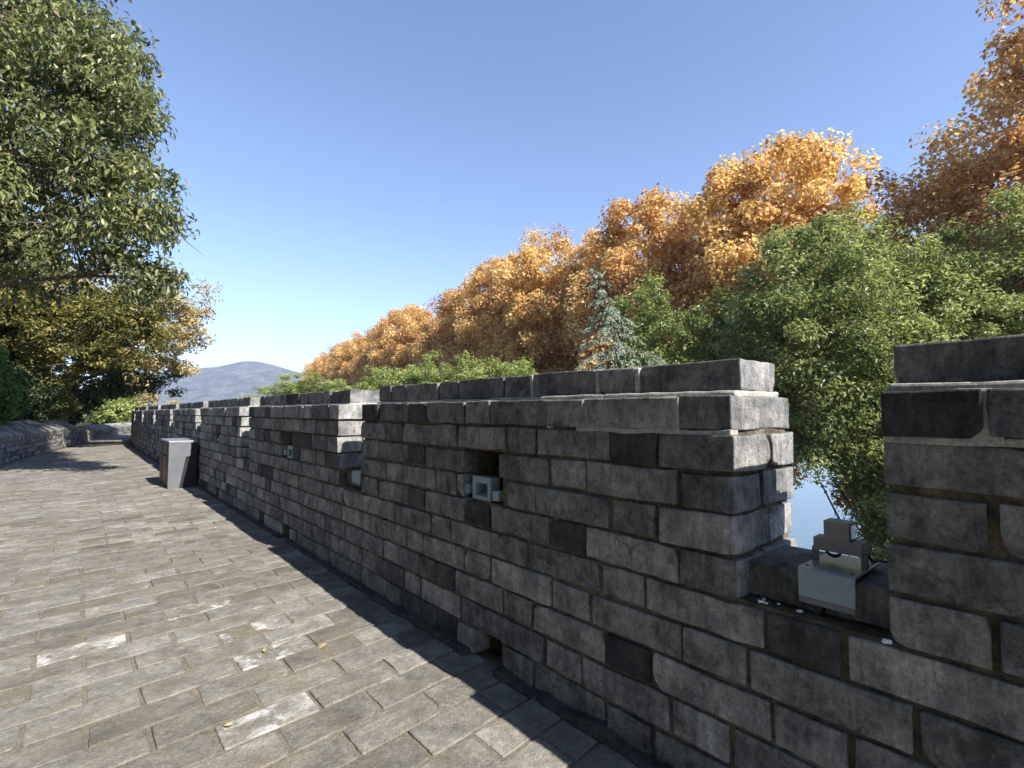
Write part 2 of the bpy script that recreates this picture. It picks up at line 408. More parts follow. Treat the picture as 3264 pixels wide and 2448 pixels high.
# core of the base: bottom course is pierced by the drains
prev = A0
for d0, d1 in drains:
    core(mb, prev, d0 - .012, .015, TH - .016, -.05, .15); prev = d1 + .012
core(mb, prev, A1, .015, TH - .016, -.05, .15)
core(mb, A0, A1, .0155, TH - .0165, .1505, .712)
put(mb, 'wall_base', [M['brick'], M['mortar'], M['lime']], wall)
# plinth strip of old mortar along the foot
mb = MB(); prev = A0
for d0, d1 in drains + [(A1, A1)]:
    s = prev
    while s < d0 - .05:
        e = min(s + rng.uniform(.5, 1.1), d0 - .02)
        sbox(mb, (s, -.045 + rng.normal(0, .006), -.02), (e - .004, .03, .028 + rng.normal(0, .004)), r=.012, seg=.08 if s < 6 else .4, rough=.004 if s < 6 else 0, chip=.6, tint=.5, mi=0)
        s = e
    prev = d1 + .03
put(mb, 'footing_strip', [M['footing']], wall)

# merlons
for k in KM:
    n0 = NEAR0 + PER * k; n1 = n0 + LEN + (.045 if k == -1 else 0)
    me_ = empty('merlon', (0, 0, 0), None, None); me_.parent = wall
    me_.location = tuple(np.array(W([(n0, 0, .72)])[0]) - np.array(wall.location))
    mb = MB(); h0, h1 = holes[k + 2]
    L = lod(n0) if n0 > -4.6 else lod(20)
    def lat(odd_):
        q_ = lattice(odd_, n0, n1, n0)
        return q_ if k != -1 else [[n0 + n1 - b, n0 + n1 - a] for a, b in reversed(q_)]
    for ci, c in enumerate(range(5, 10)):
        z0 = .012 + c * PITCH; z1 = z0 + BH; odd = (c % 2 == 0)     # odd-type course: quoin of 0.30
        top = c == 9
        cells = [[p, q] for p, q in lat(odd)]
        ov = -.004 if not top else -.010
        for i, (p, q) in enumerate(cells):
            j = rng.normal(0, .0045) + ov
            segs = [(p + (.0 if i == 0 else .008), q - (.0 if i == len(cells) - 1 else .008))]
            if c in (6, 7):
                ns = []
                for a, b in segs:
                    if b < h0 or a > h1: ns.append((a, b)); continue
                    if a < h0 - .05: ns.append((a, h0))
                    if b > h1 + .05: ns.append((h1, b))
                segs = ns
            for a, b in segs:
                if b - a < .04: continue
                first, last = i == 0, i == len(cells) - 1
                ex = rng.normal(0, .004) if not first else rng.normal(-.004, .006)
                dep = .11
                if first or last: dep = (.275 if odd else .205) if not top else TH + .006
                a2 = a + ex; b2 = b + (rng.normal(0, .004) if not last else 0)
                tt = tint_rand(q - p)
                if k == -1 and i >= len(cells) - 2: tt = rng.uniform(.4, .8)
                if k == -1 and top and last: tt = .02          # the coal-black brick by the near crenel
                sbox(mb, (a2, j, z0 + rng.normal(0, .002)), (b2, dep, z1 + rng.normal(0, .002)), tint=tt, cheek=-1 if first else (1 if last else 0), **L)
                if first and tt > .2: pass
                if (first or last) and not top:
                    len_ = .43 if not odd else .21
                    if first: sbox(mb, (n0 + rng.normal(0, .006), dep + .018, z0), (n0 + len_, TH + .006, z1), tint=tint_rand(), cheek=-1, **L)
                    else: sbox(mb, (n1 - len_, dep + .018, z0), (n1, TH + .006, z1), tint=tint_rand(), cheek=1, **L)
        s = n0 + .45
        while s < n1 - .5 and k < 6:
            e = min(s + (.43 if rng.random() < .6 else .21), n1 - .45)
            if e - s > .05: sbox(mb, (s + .01, TH - .1, z0), (e - .01, TH + .004, z1), r=.01, seg=.5, tint=tint_rand())
            s = e
    e0 = .014
    zz0 = .7125; za = 6 * PITCH + .004; zb = 8 * PITCH + .004; zt = 1.402
    core(mb, n0 + e0, n1 - e0, .0145, TH - .015, zz0, za)
    core(mb, n0 + e0, h0 - .012, .0145, TH - .015, za, zb); core(mb, h1 + .012, n1 - e0, .0145, TH - .015, za, zb)
    core(mb, n0 + e0, n1 - e0, .0145, TH - .015, zb, zt)
    # pale lime pointing
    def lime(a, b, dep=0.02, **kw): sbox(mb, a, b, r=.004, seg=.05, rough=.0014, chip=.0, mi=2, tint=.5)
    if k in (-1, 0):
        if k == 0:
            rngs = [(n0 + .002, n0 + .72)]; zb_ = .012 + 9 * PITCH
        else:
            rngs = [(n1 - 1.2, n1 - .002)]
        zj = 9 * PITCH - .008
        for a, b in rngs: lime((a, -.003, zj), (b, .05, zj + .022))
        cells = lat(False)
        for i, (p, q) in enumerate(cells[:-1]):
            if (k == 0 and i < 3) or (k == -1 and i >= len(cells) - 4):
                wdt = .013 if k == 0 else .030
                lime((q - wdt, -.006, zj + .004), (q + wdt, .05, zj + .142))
    put(mb, 'merlon_body', [M['brick'], M['mortar'], M['lime'], M['cheek']], me_)
    # ledge top and cap course
    mb = MB()
    fo = .045 if k == -1 else .108
    c0, c1 = n0 + .02, n1 - (.02 if k == -1 else .055); s = c0; i = 0; zc = 1.424
    cuts = []
    while s < c1 - .02:
        e = s + (.45 if i % 2 == 0 else .225) + rng.normal(0, .006)
        if c1 - e < .12: e = c1
        cuts.append((s, min(e, c1))); s = e; i += 1
    for s, e in cuts:
        sbox(mb, (s + (0 if s == c0 else .009), .108 - .108 + fo + rng.normal(0, .004), zc), (e - (0 if e >= c1 - 1e-6 else .009), .405 + rng.normal(0, .004), zc + .118 + rng.normal(0, .002)), tint=rng.uniform(.3, .6) if k in (-1, 0) else tint_rand() * .8, cheek=-1 if s == c0 else (1 if e >= c1 - 1e-6 else 0), **L)
    core(mb, c0 + .012, c1 - .012, fo + .014, .392, 1.4025, zc + .11)
    s = n0 + .012  # pale strip on the ledge top: the sunlit edge line put into its colour
    while s < n1 - .03:
        e = min(s + rng.uniform(.35, .6), n1 - .012)
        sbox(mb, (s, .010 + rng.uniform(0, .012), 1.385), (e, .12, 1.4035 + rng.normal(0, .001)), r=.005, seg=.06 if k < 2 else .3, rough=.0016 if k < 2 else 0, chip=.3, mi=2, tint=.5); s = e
    # lime fillet and lime bed under the cap
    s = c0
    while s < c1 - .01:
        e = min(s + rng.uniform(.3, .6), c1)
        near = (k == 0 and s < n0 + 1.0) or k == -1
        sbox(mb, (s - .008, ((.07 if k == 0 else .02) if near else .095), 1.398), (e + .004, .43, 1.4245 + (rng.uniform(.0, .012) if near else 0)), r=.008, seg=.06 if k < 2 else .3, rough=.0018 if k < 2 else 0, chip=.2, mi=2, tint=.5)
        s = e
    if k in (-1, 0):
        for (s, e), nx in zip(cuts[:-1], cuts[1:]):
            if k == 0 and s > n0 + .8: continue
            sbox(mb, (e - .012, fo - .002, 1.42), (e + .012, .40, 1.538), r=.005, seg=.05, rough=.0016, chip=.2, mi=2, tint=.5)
    o = put(mb, 'cap_course', [M['brick'], M['mortar'], M['lime'], M['cheek']], me_)
# sill blocks, one per crenel
for k in list(KM)[:-1]:
    a = NEAR0 + PER * k + LEN + (.045 if k == -1 else 0); b = NEAR0 + PER * (k + 1)
    mb = MB(); L = lod(a) if a > -3 else lod(20)
    m_ = a + (b - a) * .45
    sbox(mb, (a + .004, .085, .716), (m_ - .006, .395, .834), tint=.42, **L)
    sbox(mb, (m_ + .006, .078, .716), (b - .006, .39, .832), tint=.36, **L)
    put(mb, 'sill_block', [M['brick']], wall)

# ------------------------------------------------------------------ path
mb = MB()
rows = np.arange(-36, 210)
LEFT = np.array([(-6.1, -4.2), (-6.6, 4.6), (-9.0, 7.2), (-11.6, 10.9), (-12.94, 12.96), (-14.15, 14.77), (-16.6, 18.9), (-19.0, 22.7), (-20.9, 25.6), (-22.9, 29.1), (-24.9, 33.5), (-25.9, 38.0), (-25.6, 44), (-23, 52), (-17, 62)])
from_left = np.cumsum(np.r_[0, np.hypot(*np.diff(LEFT, axis=0).T)])
def left_pt(t):
    t = np.asarray(t, float); return np.stack([np.interp(t, from_left, LEFT[:, 0]), np.interp(t, from_left, LEFT[:, 1])], -1)
def left_nrm(t):
    a = left_pt(np.asarray(t) - .8); b = left_pt(np.asarray(t) + .8); d = b - a; d /= np.linalg.norm(d, axis=-1, keepdims=True)
    return np.stack([-d[..., 1], d[..., 0]], -1)          # points away from the path (to the left)
for r_ in rows:
    sr = .905 + .2085 * r_
    base = -1.645 + (.205 if r_ % 2 else 0)
    m0 = -9 if sr > -3 else -9
    for m in range(m0, 5):
        o0 = base + .41 * m; o1 = o0 + .41
        if o0 > .02 or o1 < -4.6: continue
        o1 = min(o1, .03)
        if o1 - o0 < .04: continue
        sc = sr + .10 * ((o0 + o1) / 2 + 1.4)
        near = sc < 4.5
        a = (sc + .007, o0 + .009, -.05); b = (sc + .2015, o1 - .009, rng.normal(0, .0015))
        if sc < 4.5: v, Q = rbox(a, b, .006, .05, .0016, .35, .004)
        elif sc < 10: v, Q = rbox(a, b, .007, .12, .002, .2, .006)
        else: v, Q = rbox(a, b, .006, .5, 0, 0, .007)
        v[:, 0] += .10 * (v[:, 1] - (o0 + o1) / 2)
        mb.add(W(v), flip(Q), tint=float(np.clip(rng.normal(.54, .26), 0, 1)), tint2=rng.random() * (.90 if sc > 2.2 or (o0 + o1) / 2 > -.7 else 1.0), mi=0)
# bed with sandy joints
n = 130; ss = np.linspace(-10, 46, n); oo = np.linspace(-4.8, .10, 40)
g = np.array([(s, o, -.0062 + .0018 * math.sin(s * 31 + o * 17) + .002 * math.sin(o * 43 - s * 13)) for s in ss for o in oo])
Q = np.array([(i * 40 + j, (i + 1) * 40 + j, (i + 1) * 40 + j + 1, i * 40 + j + 1) for i in range(n - 1) for j in range(39)])
mb.add(W(g), flip(Q), mi=1)
path = mb.build('path', [M['paver'], M['sand']]); tag(path, 'grey brick paved walkway on top of the old city wall', 'path', kind='structure')

# ------------------------------------------------------------------ low parapet on the left
par = empty('low_parapet', (-14.15, 14.77, 0), 'low weathered brick parapet with sloping top along the left of the path', 'wall')
mb = MB(); mc = MB()
T = from_left[-1]
t = 0.
def PW(v):
    v = np.asarray(v, float).reshape(-1, 3); p = left_pt(v[:, 0]); nn = left_nrm(v[:, 0])
    sdrop = -.0022 * np.maximum(0, v[:, 0] - 14); zs = np.interp(v[:, 0], [29, 33], [1, .62])
    return np.stack([p[:, 0] + nn[:, 0] * v[:, 1], p[:, 1] + nn[:, 1] * v[:, 1], v[:, 2] * zs + sdrop], 1)
def pbox(m_, a, b, shear=0., tint=None, mi=0, **kw):
    v, Q = rbox(a, b, **kw)
    if shear: v[:, 2] += (v[:, 1] - .02) * shear
    m_.add(PW(v), Q, tint=rng.random() if tint is None else tint, tint2=rng.random(), mi=mi)
for c in range(5):
    t = -(c % 2) * .2 + .2
    while t < T - .5:
        e = t + (.42 if rng.random() < .65 else .21)
        pbox(mb, (t + .006, rng.normal(0, .008), .004 + c * .132), (e - .006, .12, .122 + c * .132), r=.012, seg=.2, rough=.004, skew=.012)
        t = e
# sloping top: three courses of tilted slabs
for c in range(3):
    t = .2 - (c % 2) * .2
    while t < T - .5:
        e = t + (.42 if rng.random() < .7 else .21)
        y0 = .0 + c * .20
        pbox(mc, (t + .006, y0 + .005, .655 + rng.normal(0, .006)), (e - .006, y0 + .195, .715 + rng.normal(0, .006)), shear=.62, r=.01, seg=.2, rough=.003, skew=.01)
        t = e
tt = np.linspace(.2, T - .5, 120)
def strip(m_, prof, mi):
    n = len(prof); v = np.array([(s, o, z) for s in tt for o, z in prof])
    Q = np.array([(i * n + j, i * n + (j + 1), (i + 1) * n + (j + 1), (i + 1) * n + j) for i in range(len(tt) - 1) for j in range(n - 1)])
    m_.add(PW(v), Q, mi=mi)
strip(mb, [(.018, -.1), (.018, .66), (.62, 1.035), (.64, -.1)], 1)
put(mb, 'parapet_body', [M['parapet_brick'], M['mortar']], par); put(mc, 'coping', [M['parapet_brick']], par)

# ------------------------------------------------------------------ terrain, water, hills
def grid_obj(name, xs, ys, zf, m, smooth=True, kind='structure', label=None, cat=None):
    mb = MB(); X, Y = np.meshgrid(xs, ys, indexing='ij'); Z = zf(X, Y)
    v = np.stack([X, Y, Z], -1).reshape(-1, 3); nx, ny = X.shape
    i, j = np.meshgrid(np.arange(nx - 1), np.arange(ny - 1), indexing='ij'); a = (i * ny + j).ravel()
    mb.add(v, np.stack([a, a + ny, a + ny + 1, a + 1], 1)); o = mb.build(name, m, None, smooth); return tag(o, label, cat, kind=kind)
def fbm(x, y, seed=0, oct=5, f=1.):
    g = np.random.default_rng(seed); z = 0; a = 1.
    for _ in range(oct):
        for _ in range(3):
            th = g.uniform(0, 6.3); z = z + a * np.sin(f * (np.cos(th) * x + np.sin(th) * y) + g.uniform(0, 6.3)) / 3
        f *= 2.1; a *= .5
    return z
grid_obj('ground', np.linspace(-5200, 5200, 60), np.linspace(-1500, 5200, 60), lambda x, y: np.full_like(x, -13.2), M['earth'], label='dark flat ground reaching to the horizon', cat='ground')
mw, nt, bs = mat('lake_water'); bs.inputs['Base Color'].default_value = (.10, .14, .17, 1); bs.inputs['Roughness'].default_value = .12; bs.inputs['IOR'].default_value = 1.33
co = objco(nt, (.35, 1.0, 1)); bump(nt, noise(nt, co, 1.1, 4, .6, .4), bs, .25, .12)
grid_obj('lake', np.linspace(-200, 1500, 3), np.linspace(-300, 1500, 3), lambda x, y: np.full_like(x, -12.0), mw, label='calm pale blue lake beyond the trees', cat='lake')
# land at the foot of the wall: from the rampart out to the shore
mb = MB(); sg = np.linspace(-12, 70, 83); og = np.linspace(.3, 34, 30)
v = np.array([(s, o, 0) for s in sg for o in og]); P = W(v); sh = fbm(P[:, 0], P[:, 1], 3, 4, .12)
edge = np.clip((v[:, 1] - (29 + 3 * fbm(P[:, 0], P[:, 1], 9, 3, .09))) / 4, 0, 1)
P[:, 2] = -11.2 + .25 * sh - edge * 1.8
Q = np.array([(i * 30 + j, (i + 1) * 30 + j, (i + 1) * 30 + j + 1, i * 30 + j + 1) for i in range(82) for j in range(29)])
mb.add(P, flip(Q)); tag(mb.build('shore_land', M['earth'], None, True), 'dark earth shore between the wall foot and the lake', 'ground', kind='structure')
# causeway under the far plane trees
mb = MB(); n = 60; tq = np.linspace(-45, 190, n); ax = np.array([-.521, .853]); pr = np.array([.853, .521])
prof = [(-9, -13), (-7, -11.4), (0, -11), (7, -11.4), (9, -13)]
v = np.array([(15 + ax[0] * t + pr[0] * o, 28 + ax[1] * t + pr[1] * o, z + .15 * sin(t * .7 + o)) for t in tq for o, z in prof])
Q = np.array([(i * 5 + j, i * 5 + j + 1, (i + 1) * 5 + j + 1, (i + 1) * 5 + j) for i in range(n - 1) for j in range(4)])
mb.add(v, Q); tag(mb.build('causeway', M['earth'], None, True), 'long earth causeway carrying the row of orange trees', 'causeway', kind='structure')
# rampart body that carries path and parapets
mb = MB(); prof = [(.56, -.06), (.75, -11.6)]
v = np.array([(s, o, z) for s in np.linspace(-12, 60, 145) for o, z in [(-5.2, -.055), (.56, -.055), (.80, -12.6)]])
Q = np.array([(i * 3 + j, (i + 1) * 3 + j, (i + 1) * 3 + j + 1, i * 3 + j + 1) for i in range(144) for j in range(2)])
mb.add(W(v), flip(Q)); tag(mb.build('rampart', M['rampart']), 'grey brick city wall body carrying the walkway', 'wall')
# left hillside behind the low parapet
mb = MB(); tg = np.linspace(-1, T - .3, 90); og = np.concatenate([[.58], np.linspace(.9, 60, 30)])
v = np.array([(s, o, 0) for s in tg for o in og]); P = PW(v); P[:, 2] = .55 * np.interp(v[:, 0], [29, 33], [1, .5]) + .045 * v[:, 1] * np.interp(v[:, 0], [29, 33], [1, .3]) + .10 * fbm(P[:, 0], P[:, 1], 5, 4, .5)
nn = len(og); Q = np.array([(i * nn + j, i * nn + j + 1, (i + 1) * nn + j + 1, (i + 1) * nn + j) for i in range(89) for j in range(nn - 1)])
mb.add(P, Q); tag(mb.build('hillside', M['earth'], None, True), 'dark earth slope behind the low parapet', 'hillside', kind='structure')
# mountain
mm, nt, bs = mat('mountain_scrub'); n = noise(nt, objco(nt), .02, 10, .78, .6)
nt.links.new(ramp(nt, n, [(.36, (.02, .024, .024)), (.5, (.065, .066, .062)), (.64, (.15, .145, .13))]), bs.inputs['Base Color']); bs.inputs['Roughness'].default_value = 1
cb = nt.nodes["Principled BSDF"].inputs['Base Color']; src = cb.links[0].from_socket
mq = nt.nodes.new('ShaderNodeMapping'); mq.inputs[3].default_value = (1, 0, 1.6); nt.links.new(objco(nt), mq.inputs[0])
vd = nt.nodes.new('ShaderNodeVectorMath'); vd.operation = 'DISTANCE'; nt.links.new(mq.outputs[0], vd.inputs[0]); vd.inputs[1].default_value = (-1452, 0, 318)
nt.links.new(mixc(nt, math_(nt, 'MULTIPLY', step(nt, vd.outputs['Value'], 34, 22), step(nt, n, .45, .5)), src, (.75, .74, .72)), cb)
DM = 2400.
def ridge(x):
    u = 1632 + 1623 * x / DM                   # reference pixel column -> skyline height
    v = np.interp(u, [150, 330, 450, 540, 575, 610, 650, 690, 730, 775, 820, 870, 930, 1000, 1120, 1300, 1600], [1262, 1240, 1215, 1192, 1176, 1171, 1172, 1170, 1160, 1151, 1153, 1164, 1182, 1200, 1232, 1275, 1300])
    return (1310 - v) / 1623 * DM + 1.35
xs = np.linspace(-3000, 400, 170); ys = np.linspace(DM - 900, DM + 900, 60)
def mz(x, y):
    p = np.exp(-((y - DM) / 420.) ** 2)
    return -13.2 + (ridge(x * DM / np.maximum(y, DM - 200)) + 13.2) * p * (1 + .05 * fbm(x, y, 11, 4, .012) * (1 - p ** 4))
grid_obj('mountain', xs, ys, mz, mm, label='long hazy blue grey mountain ridge on the horizon', cat='mountain')

# ------------------------------------------------------------------ trees
def unit(n, g):
    v = g.normal(0, 1, (n, 3)); return v / np.linalg.norm(v, axis=1, keepdims=True)
def clump_centres(g, lobes, n, lo=.45):
    wts = np.array([l[6] if len(l) > 6 else l[3] * l[4] * l[5] for l in lobes], float); wts /= wts.sum()
    which = g.choice(len(lobes), n, p=wts); d = unit(n, g); rr = (lo ** 2.4 + (1 - lo ** 2.4) * g.random(n)) ** (1 / 2.4)
    L = np.array([l[:6] for l in lobes]); return L[which, :3] + d * rr[:, None] * L[which, 3:6], which
def leaves(mb, g, C, rad, per, size, width=.5, flat=.8, droop=.25, tbase=.5, tvar=.22, cvar=.16, up=.5, outw=.6, mi=0, anis=(1, 1, 1)):
    n = len(C) * per
    ci = np.repeat(np.arange(len(C)), per); d = unit(n, g); rr = g.random(n) ** (1 / 2.2)
    r_c = np.broadcast_to(rad, (len(C),))[ci] * 1.0
    sc = np.array([1, 1, flat]) * np.array(anis)
    p = C[ci] + d * (rr * r_c)[:, None] * sc
    nr = outw * d + np.array([0, 0, up]) + .6 * unit(n, g); nr /= np.linalg.norm(nr, axis=1, keepdims=True)
    a = unit(n, g) + np.array([0, 0, -droop * 2]); a -= (a * nr).sum(1, keepdims=True) * nr; a /= np.maximum(np.linalg.norm(a, axis=1, keepdims=True), 1e-6)
    sd = np.cross(nr, a); s = size * g.uniform(.5, 1.4, n)
    b = p - a * (s * .5)[:, None]; tip = p + a * (s * .5)[:, None] - nr * (s * .12)[:, None]
    m1 = p + sd * (s * width * .5)[:, None] + nr * (s * .10)[:, None]; m2 = p - sd * (s * width * .5)[:, None] + nr * (s * .10)[:, None]
    V = np.stack([b, m1, tip, m2], 1).reshape(-1, 3); q = np.arange(n * 4).reshape(-1, 4)
    ct = g.normal(0, cvar, len(C))[ci]
    mb.add(V, q, tint=np.clip(tbase + ct + g.normal(0, tvar, n), 0, 1), tint2=g.random(n), mi=mi)
def limbs(mb, g, base, top, r0, C, nl=14, n=6, start=.25, rl=.25):
    """tapered trunk with limbs that reach into the crown"""
    base = np.array(base, float); top = np.array(top, float); H = np.linalg.norm(top - base)
    tt = np.linspace(0, 1, 9); pts = base + (top - base) * tt[:, None] + np.c_[g.normal(0, .012 * H, (9, 2)), np.zeros(9)] * np.sin(tt * pi)[:, None]
    rad = r0 * (1 - .85 * tt); rad[0] *= 1.35
    V, Q = tube(pts, rad, n + 2); mb.add(V, Q)
    for c in C[g.choice(len(C), min(nl, len(C)), replace=False)]:
        h = np.clip((c[2] - base[2]) / max(1e-3, top[2] - base[2]) - g.uniform(.12, .32), start, .92)
        o = np.array([np.interp(h, tt, pts[:, i]) for i in range(3)]); rr = r0 * (1 - .85 * h) * g.uniform(.35, .6)
        u = np.linspace(0, 1, 6)[:, None]; mid = (o + c) / 2 + np.array([0, 0, .12 * np.linalg.norm(c - o)]) + g.normal(0, .05 * np.linalg.norm(c - o), 3)
        cur = (1 - u) ** 2 * o + 2 * u * (1 - u) * mid + u ** 2 * c
        V, Q = tube(cur, rr * (1 - .8 * u[:, 0]), n); mb.add(V, Q); mb.tips += [cur[3], cur[4], cur[5]]
        for _ in range(3):
            k = g.integers(2, 5); e = cur[k] + g.normal(0, 1, 3) * min(.45, np.linalg.norm(c - o) * .12) + np.array([0, 0, .1])
            V, Q = tube([cur[k], (cur[k] + e) / 2 + g.normal(0, .05, 3), e], [rr * .35, rr * .22, rr * .08], 4); mb.add(V, Q)
class TreeKind:
    def __init__(s, crown, trunk): s.crown = crown; s.trunk = trunk
def tree_kind(seed, lobes, nclump, crad, per, size, leafmat, barkmat, base, top, r0, nl=14, lo=.45, **kw):
    g = np.random.default_rng(seed); C, _ = clump_centres(g, lobes, nclump, lo)
    mb = MB(); leaves(mb, g, C, g.uniform(.6, 1.35, len(C)) * crad, per, size, **kw)
    mt = MB(); limbs(mt, g, base, top, r0, C, nl)
    return TreeKind(mb.mesh('crown', leafmat), mt.mesh('trunk', barkmat, True))
def plant(kind, name, loc, rz, sc, label, cat, group=None, leafmat=None, lean=0.):
    r = empty(name, loc, label, cat, group, rz); r.scale = sc if isinstance(sc, tuple) else (sc, sc, sc)
    for nm, me in (('trunk', kind.trunk), ('crown', kind.crown)):
        o = bpy.data.objects.new(nm, me); col.objects.link(o); o.parent = r; o.rotation_euler = (lean * sin(rz), lean * cos(rz), 0)
        if nm == 'crown' and leafmat is not None:
            o.material_slots[0].link = 'OBJECT'; o.material_slots[0].material = leafmat
    return r

# --- plane trees on the causeway (origin at foot, about 27 m tall)
def plane_lobes(g):
    L = [(0, 0, 13, 5.6, 5.6, 4.8), (0, 0, 18.0, 5.6, 5.6, 5.0), (.2, 0, 22.6, 4.2, 4.2, 4.0)]
    for i in range(16):
        th = i * 2.4 + g.uniform(-.4, .4); h = g.uniform(10, 25.2); rr = 4.9 if h < 19 else 4.9 * math.sqrt(max(.05, 1 - ((h - 19) / 7.2) ** 2)) * .92
        q = g.uniform(1.3, 2.1); L.append((rr * cos(th), rr * sin(th), h, q, q, q * 1.05))
    return L
PK = []
for i in range(3):
    g = np.random.default_rng(40 + i)
    PK.append(tree_kind(50 + i, plane_lobes(g), 560, 1.0, 190, .225, M['plane_leaf'], M['pale_bark'], (0, 0, 0), (.3, .2, 22), .42, 34, lo=.55,
                        width=.85, flat=.85, droop=.3, tvar=.2, cvar=.15, up=.45))
g = np.random.default_rng(43)
PK.append(tree_kind(53, plane_lobes(g), 640, .95, 210, .17, M['plane_leaf_red'], M['pale_bark'], (0, 0, 0), (.3, .2, 22), .42, 34, lo=.55, width=.85, flat=.85, droop=.3, tvar=.2, cvar=.17, up=.45))
ROW = [('tallest russet orange plane tree, rightmost of the row and cut by the frame', -12.4, 1.03), ('lower russet plane tree between the high domed one and the tallest rightmost one', -7.6, .80), ('broad orange plane tree with a high domed top right of the slim cedar', 1.7, 1.0),
       ('orange plane tree second left of the high domed one, above the two dark round evergreens', 9.6, 1.0), ('orange plane tree whose crown rises straight behind the cedar', 19.4, 1.03),
       ('orange plane tree just left of the cedar tip', 29.4, 1.02), ('orange plane tree two places left of the cedar', 39.6, .985),
       ('orange plane tree three places left of the cedar in the row', 49.6, .99), ('orange plane tree four places left of the cedar in the row', 60, 1.02),
       ('orange plane tree midway between the cedar and the far end of the row', 70, .98), ('small looking orange plane tree seventh from the far end of the row', 80, 1.0),
       ('sixth orange plane tree counted from the far end of the row', 90, .97), ('fifth orange plane tree counted from the far end of the row', 100, .99),
       ('fourth orange plane tree counted from the far end of the row', 111, .98), ('third orange plane tree from the far end of the row', 122, .95),
       ('second to last orange plane tree, beside the lowest one at the far end', 133, .90), ('last and lowest orange plane tree at the far end of the row, nearest the mountain', 144, .80)]
for i, (lb, t, sc) in enumerate(ROW):
    plant(PK[3 if i < 2 else i % 3], 'plane_tree', (15 - .521 * t, 28 + .853 * t, -11.1), i * 2.1 + .4, sc * 1.06, lb, 'tree', 'orange plane trees in a row beyond the wall', M['plane_leaf_red'] if i in (0, 1) else None, .07 if i == 2 else 0.)

# --- camphor trees
def round_lobes(g, r, zlo, zhi, n=12):
    L = [(0, 0, (zlo + zhi) / 2, r * .75, r * .75, (zhi - zlo) * .42)]
    for i in range(n):
        th = g.uniform(0, 2 * pi); h = g.uniform(zlo + .1 * (zhi - zlo), zhi - .05 * (zhi - zlo)); k = math.sqrt(max(.1, 1 - ((h - (zlo + zhi) / 2) / ((zhi - zlo) * .58)) ** 2))
        q = r * g.uniform(.3, .46); L.append((r * .72 * k * cos(th), r * .72 * k * sin(th), h, q, q, q * 1.05, q * q * q * 2.2))
    return L
CK = []
for i in range(2):
    g = np.random.default_rng(140 + i)
    CK.append(tree_kind(150 + i, round_lobes(g, 3.0, 6.4, 17.6, 22), 440, .50, 150, .135, M['camphor_leaf'], M['bark'], (0, 0, 0), (.2, .1, 15.5), .16, 40, lo=.72,
                        width=.42, flat=.8, droop=.35, tvar=.2, cvar=.13, up=.6))
g = np.random.default_rng(160)
CG = tree_kind(161, [(-.6, 0, 14.2, 2.5, 2.5, 3.6, 22), (.4, .2, 15.6, 1.7, 1.7, 2.4, 7), (-1.9, -.2, 14.6, 1.2, 1.2, 1.6, 3), (1.4, -.4, 13.0, 1.5, 1.3, 2.0, 5), (-1.4, -1.0, 12.5, 1.1, 1.1, 1.0, 2), (.5, -1.1, 11.4, 1.0, .9, 1.0, 2), (1.9, .2, 15.4, 1.4, 1.4, 1.9, 4), (.95, -.6, 10.2, .8, .7, 1.3, 3), (1.0, -.6, 8.2, .75, .7, 1.7, 3.5), (-1.0, -1.0, 10.75, .75, .4, .32, .9)],
               520, .50, 150, .135, M['camphor_leaf'], M['bark'], (1.6, .6, 0), (.6, .2, 15.5), .13, 40, lo=.72, width=.42, flat=.8, droop=.35, tvar=.2, cvar=.13, up=.6)
CK.append(CG)
CAM = [('big dark glossy evergreen filling the crenel gap, its branches hanging before the lake', 10.1, 15.6, 1.0, 2, 0), ('big glossy evergreen rising over the nearest right merlon', 13.0, 15.4, 1.04, 1, 2.0),
       ('glossy evergreen at the right frame edge under the russet plane tree', 16.9, 14.6, 1.02, 0, 4.0)]
for lb, x, y, sc, k, rz in CAM:
    plant(CK[k], 'camphor_tree', (x, y, -11.2), rz, (sc * 1.08, sc * 1.08, 1.04), lb, 'tree', 'large round evergreens outside the wall')
CM = []
for i in range(2):
    g = np.random.default_rng(240 + i)
    CM.append(tree_kind(250 + i, round_lobes(g, 2.1, 7, 18, 14), 220, .5, 80, .20, M['camphor_leaf'], M['bark'], (0, 0, 0), (.1, .1, 15), .16, 20, lo=.5, width=.45, tbase=.55, up=.6))
def px(u, Y): return (u - 1632) / 1623 * Y
MID = [('round evergreen tree directly right of the cedar', 2085, 25, 1.09, 0, M['mid_leaf']), ('pointed evergreen tree between the round one and the big dark one', 2285, 25.5, 1.10, 1, M['mid_leaf']),
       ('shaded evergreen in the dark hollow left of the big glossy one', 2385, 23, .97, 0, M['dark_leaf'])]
for i, (lb, u, Y, sc, k, lm) in enumerate(MID):
    plant(CM[k], 'camphor_tree', (px(u, Y), Y, -11.2), i * 1.7, sc, lb, 'tree', 'evergreens behind the first merlon', lm)
LOWT = [('yellow green evergreen top left of the cedar foot', 1690, 34, .915), ('yellow green evergreen top above the middle of the first merlon', 1560, 36, .955), ('highest yellow green evergreen top of the low band', 1435, 38, .98),
        ('yellow green evergreen top over the left half of the first merlon', 1310, 42, .955), ('small yellow green evergreen top over the second crenel', 1190, 46, .955), ('pale evergreen top beside the foot of the last plane trees', 1085, 52, .925)]
for i, (lb, u, Y, sc) in enumerate(LOWT):
    plant(CM[i % 2], 'evergreen_tree', (px(u, Y), Y, -11.2), i * 2.3, (sc * 1.2, sc * 1.2, sc), lb, 'tree', 'low evergreen tops above the wall', M['pale_leaf'])
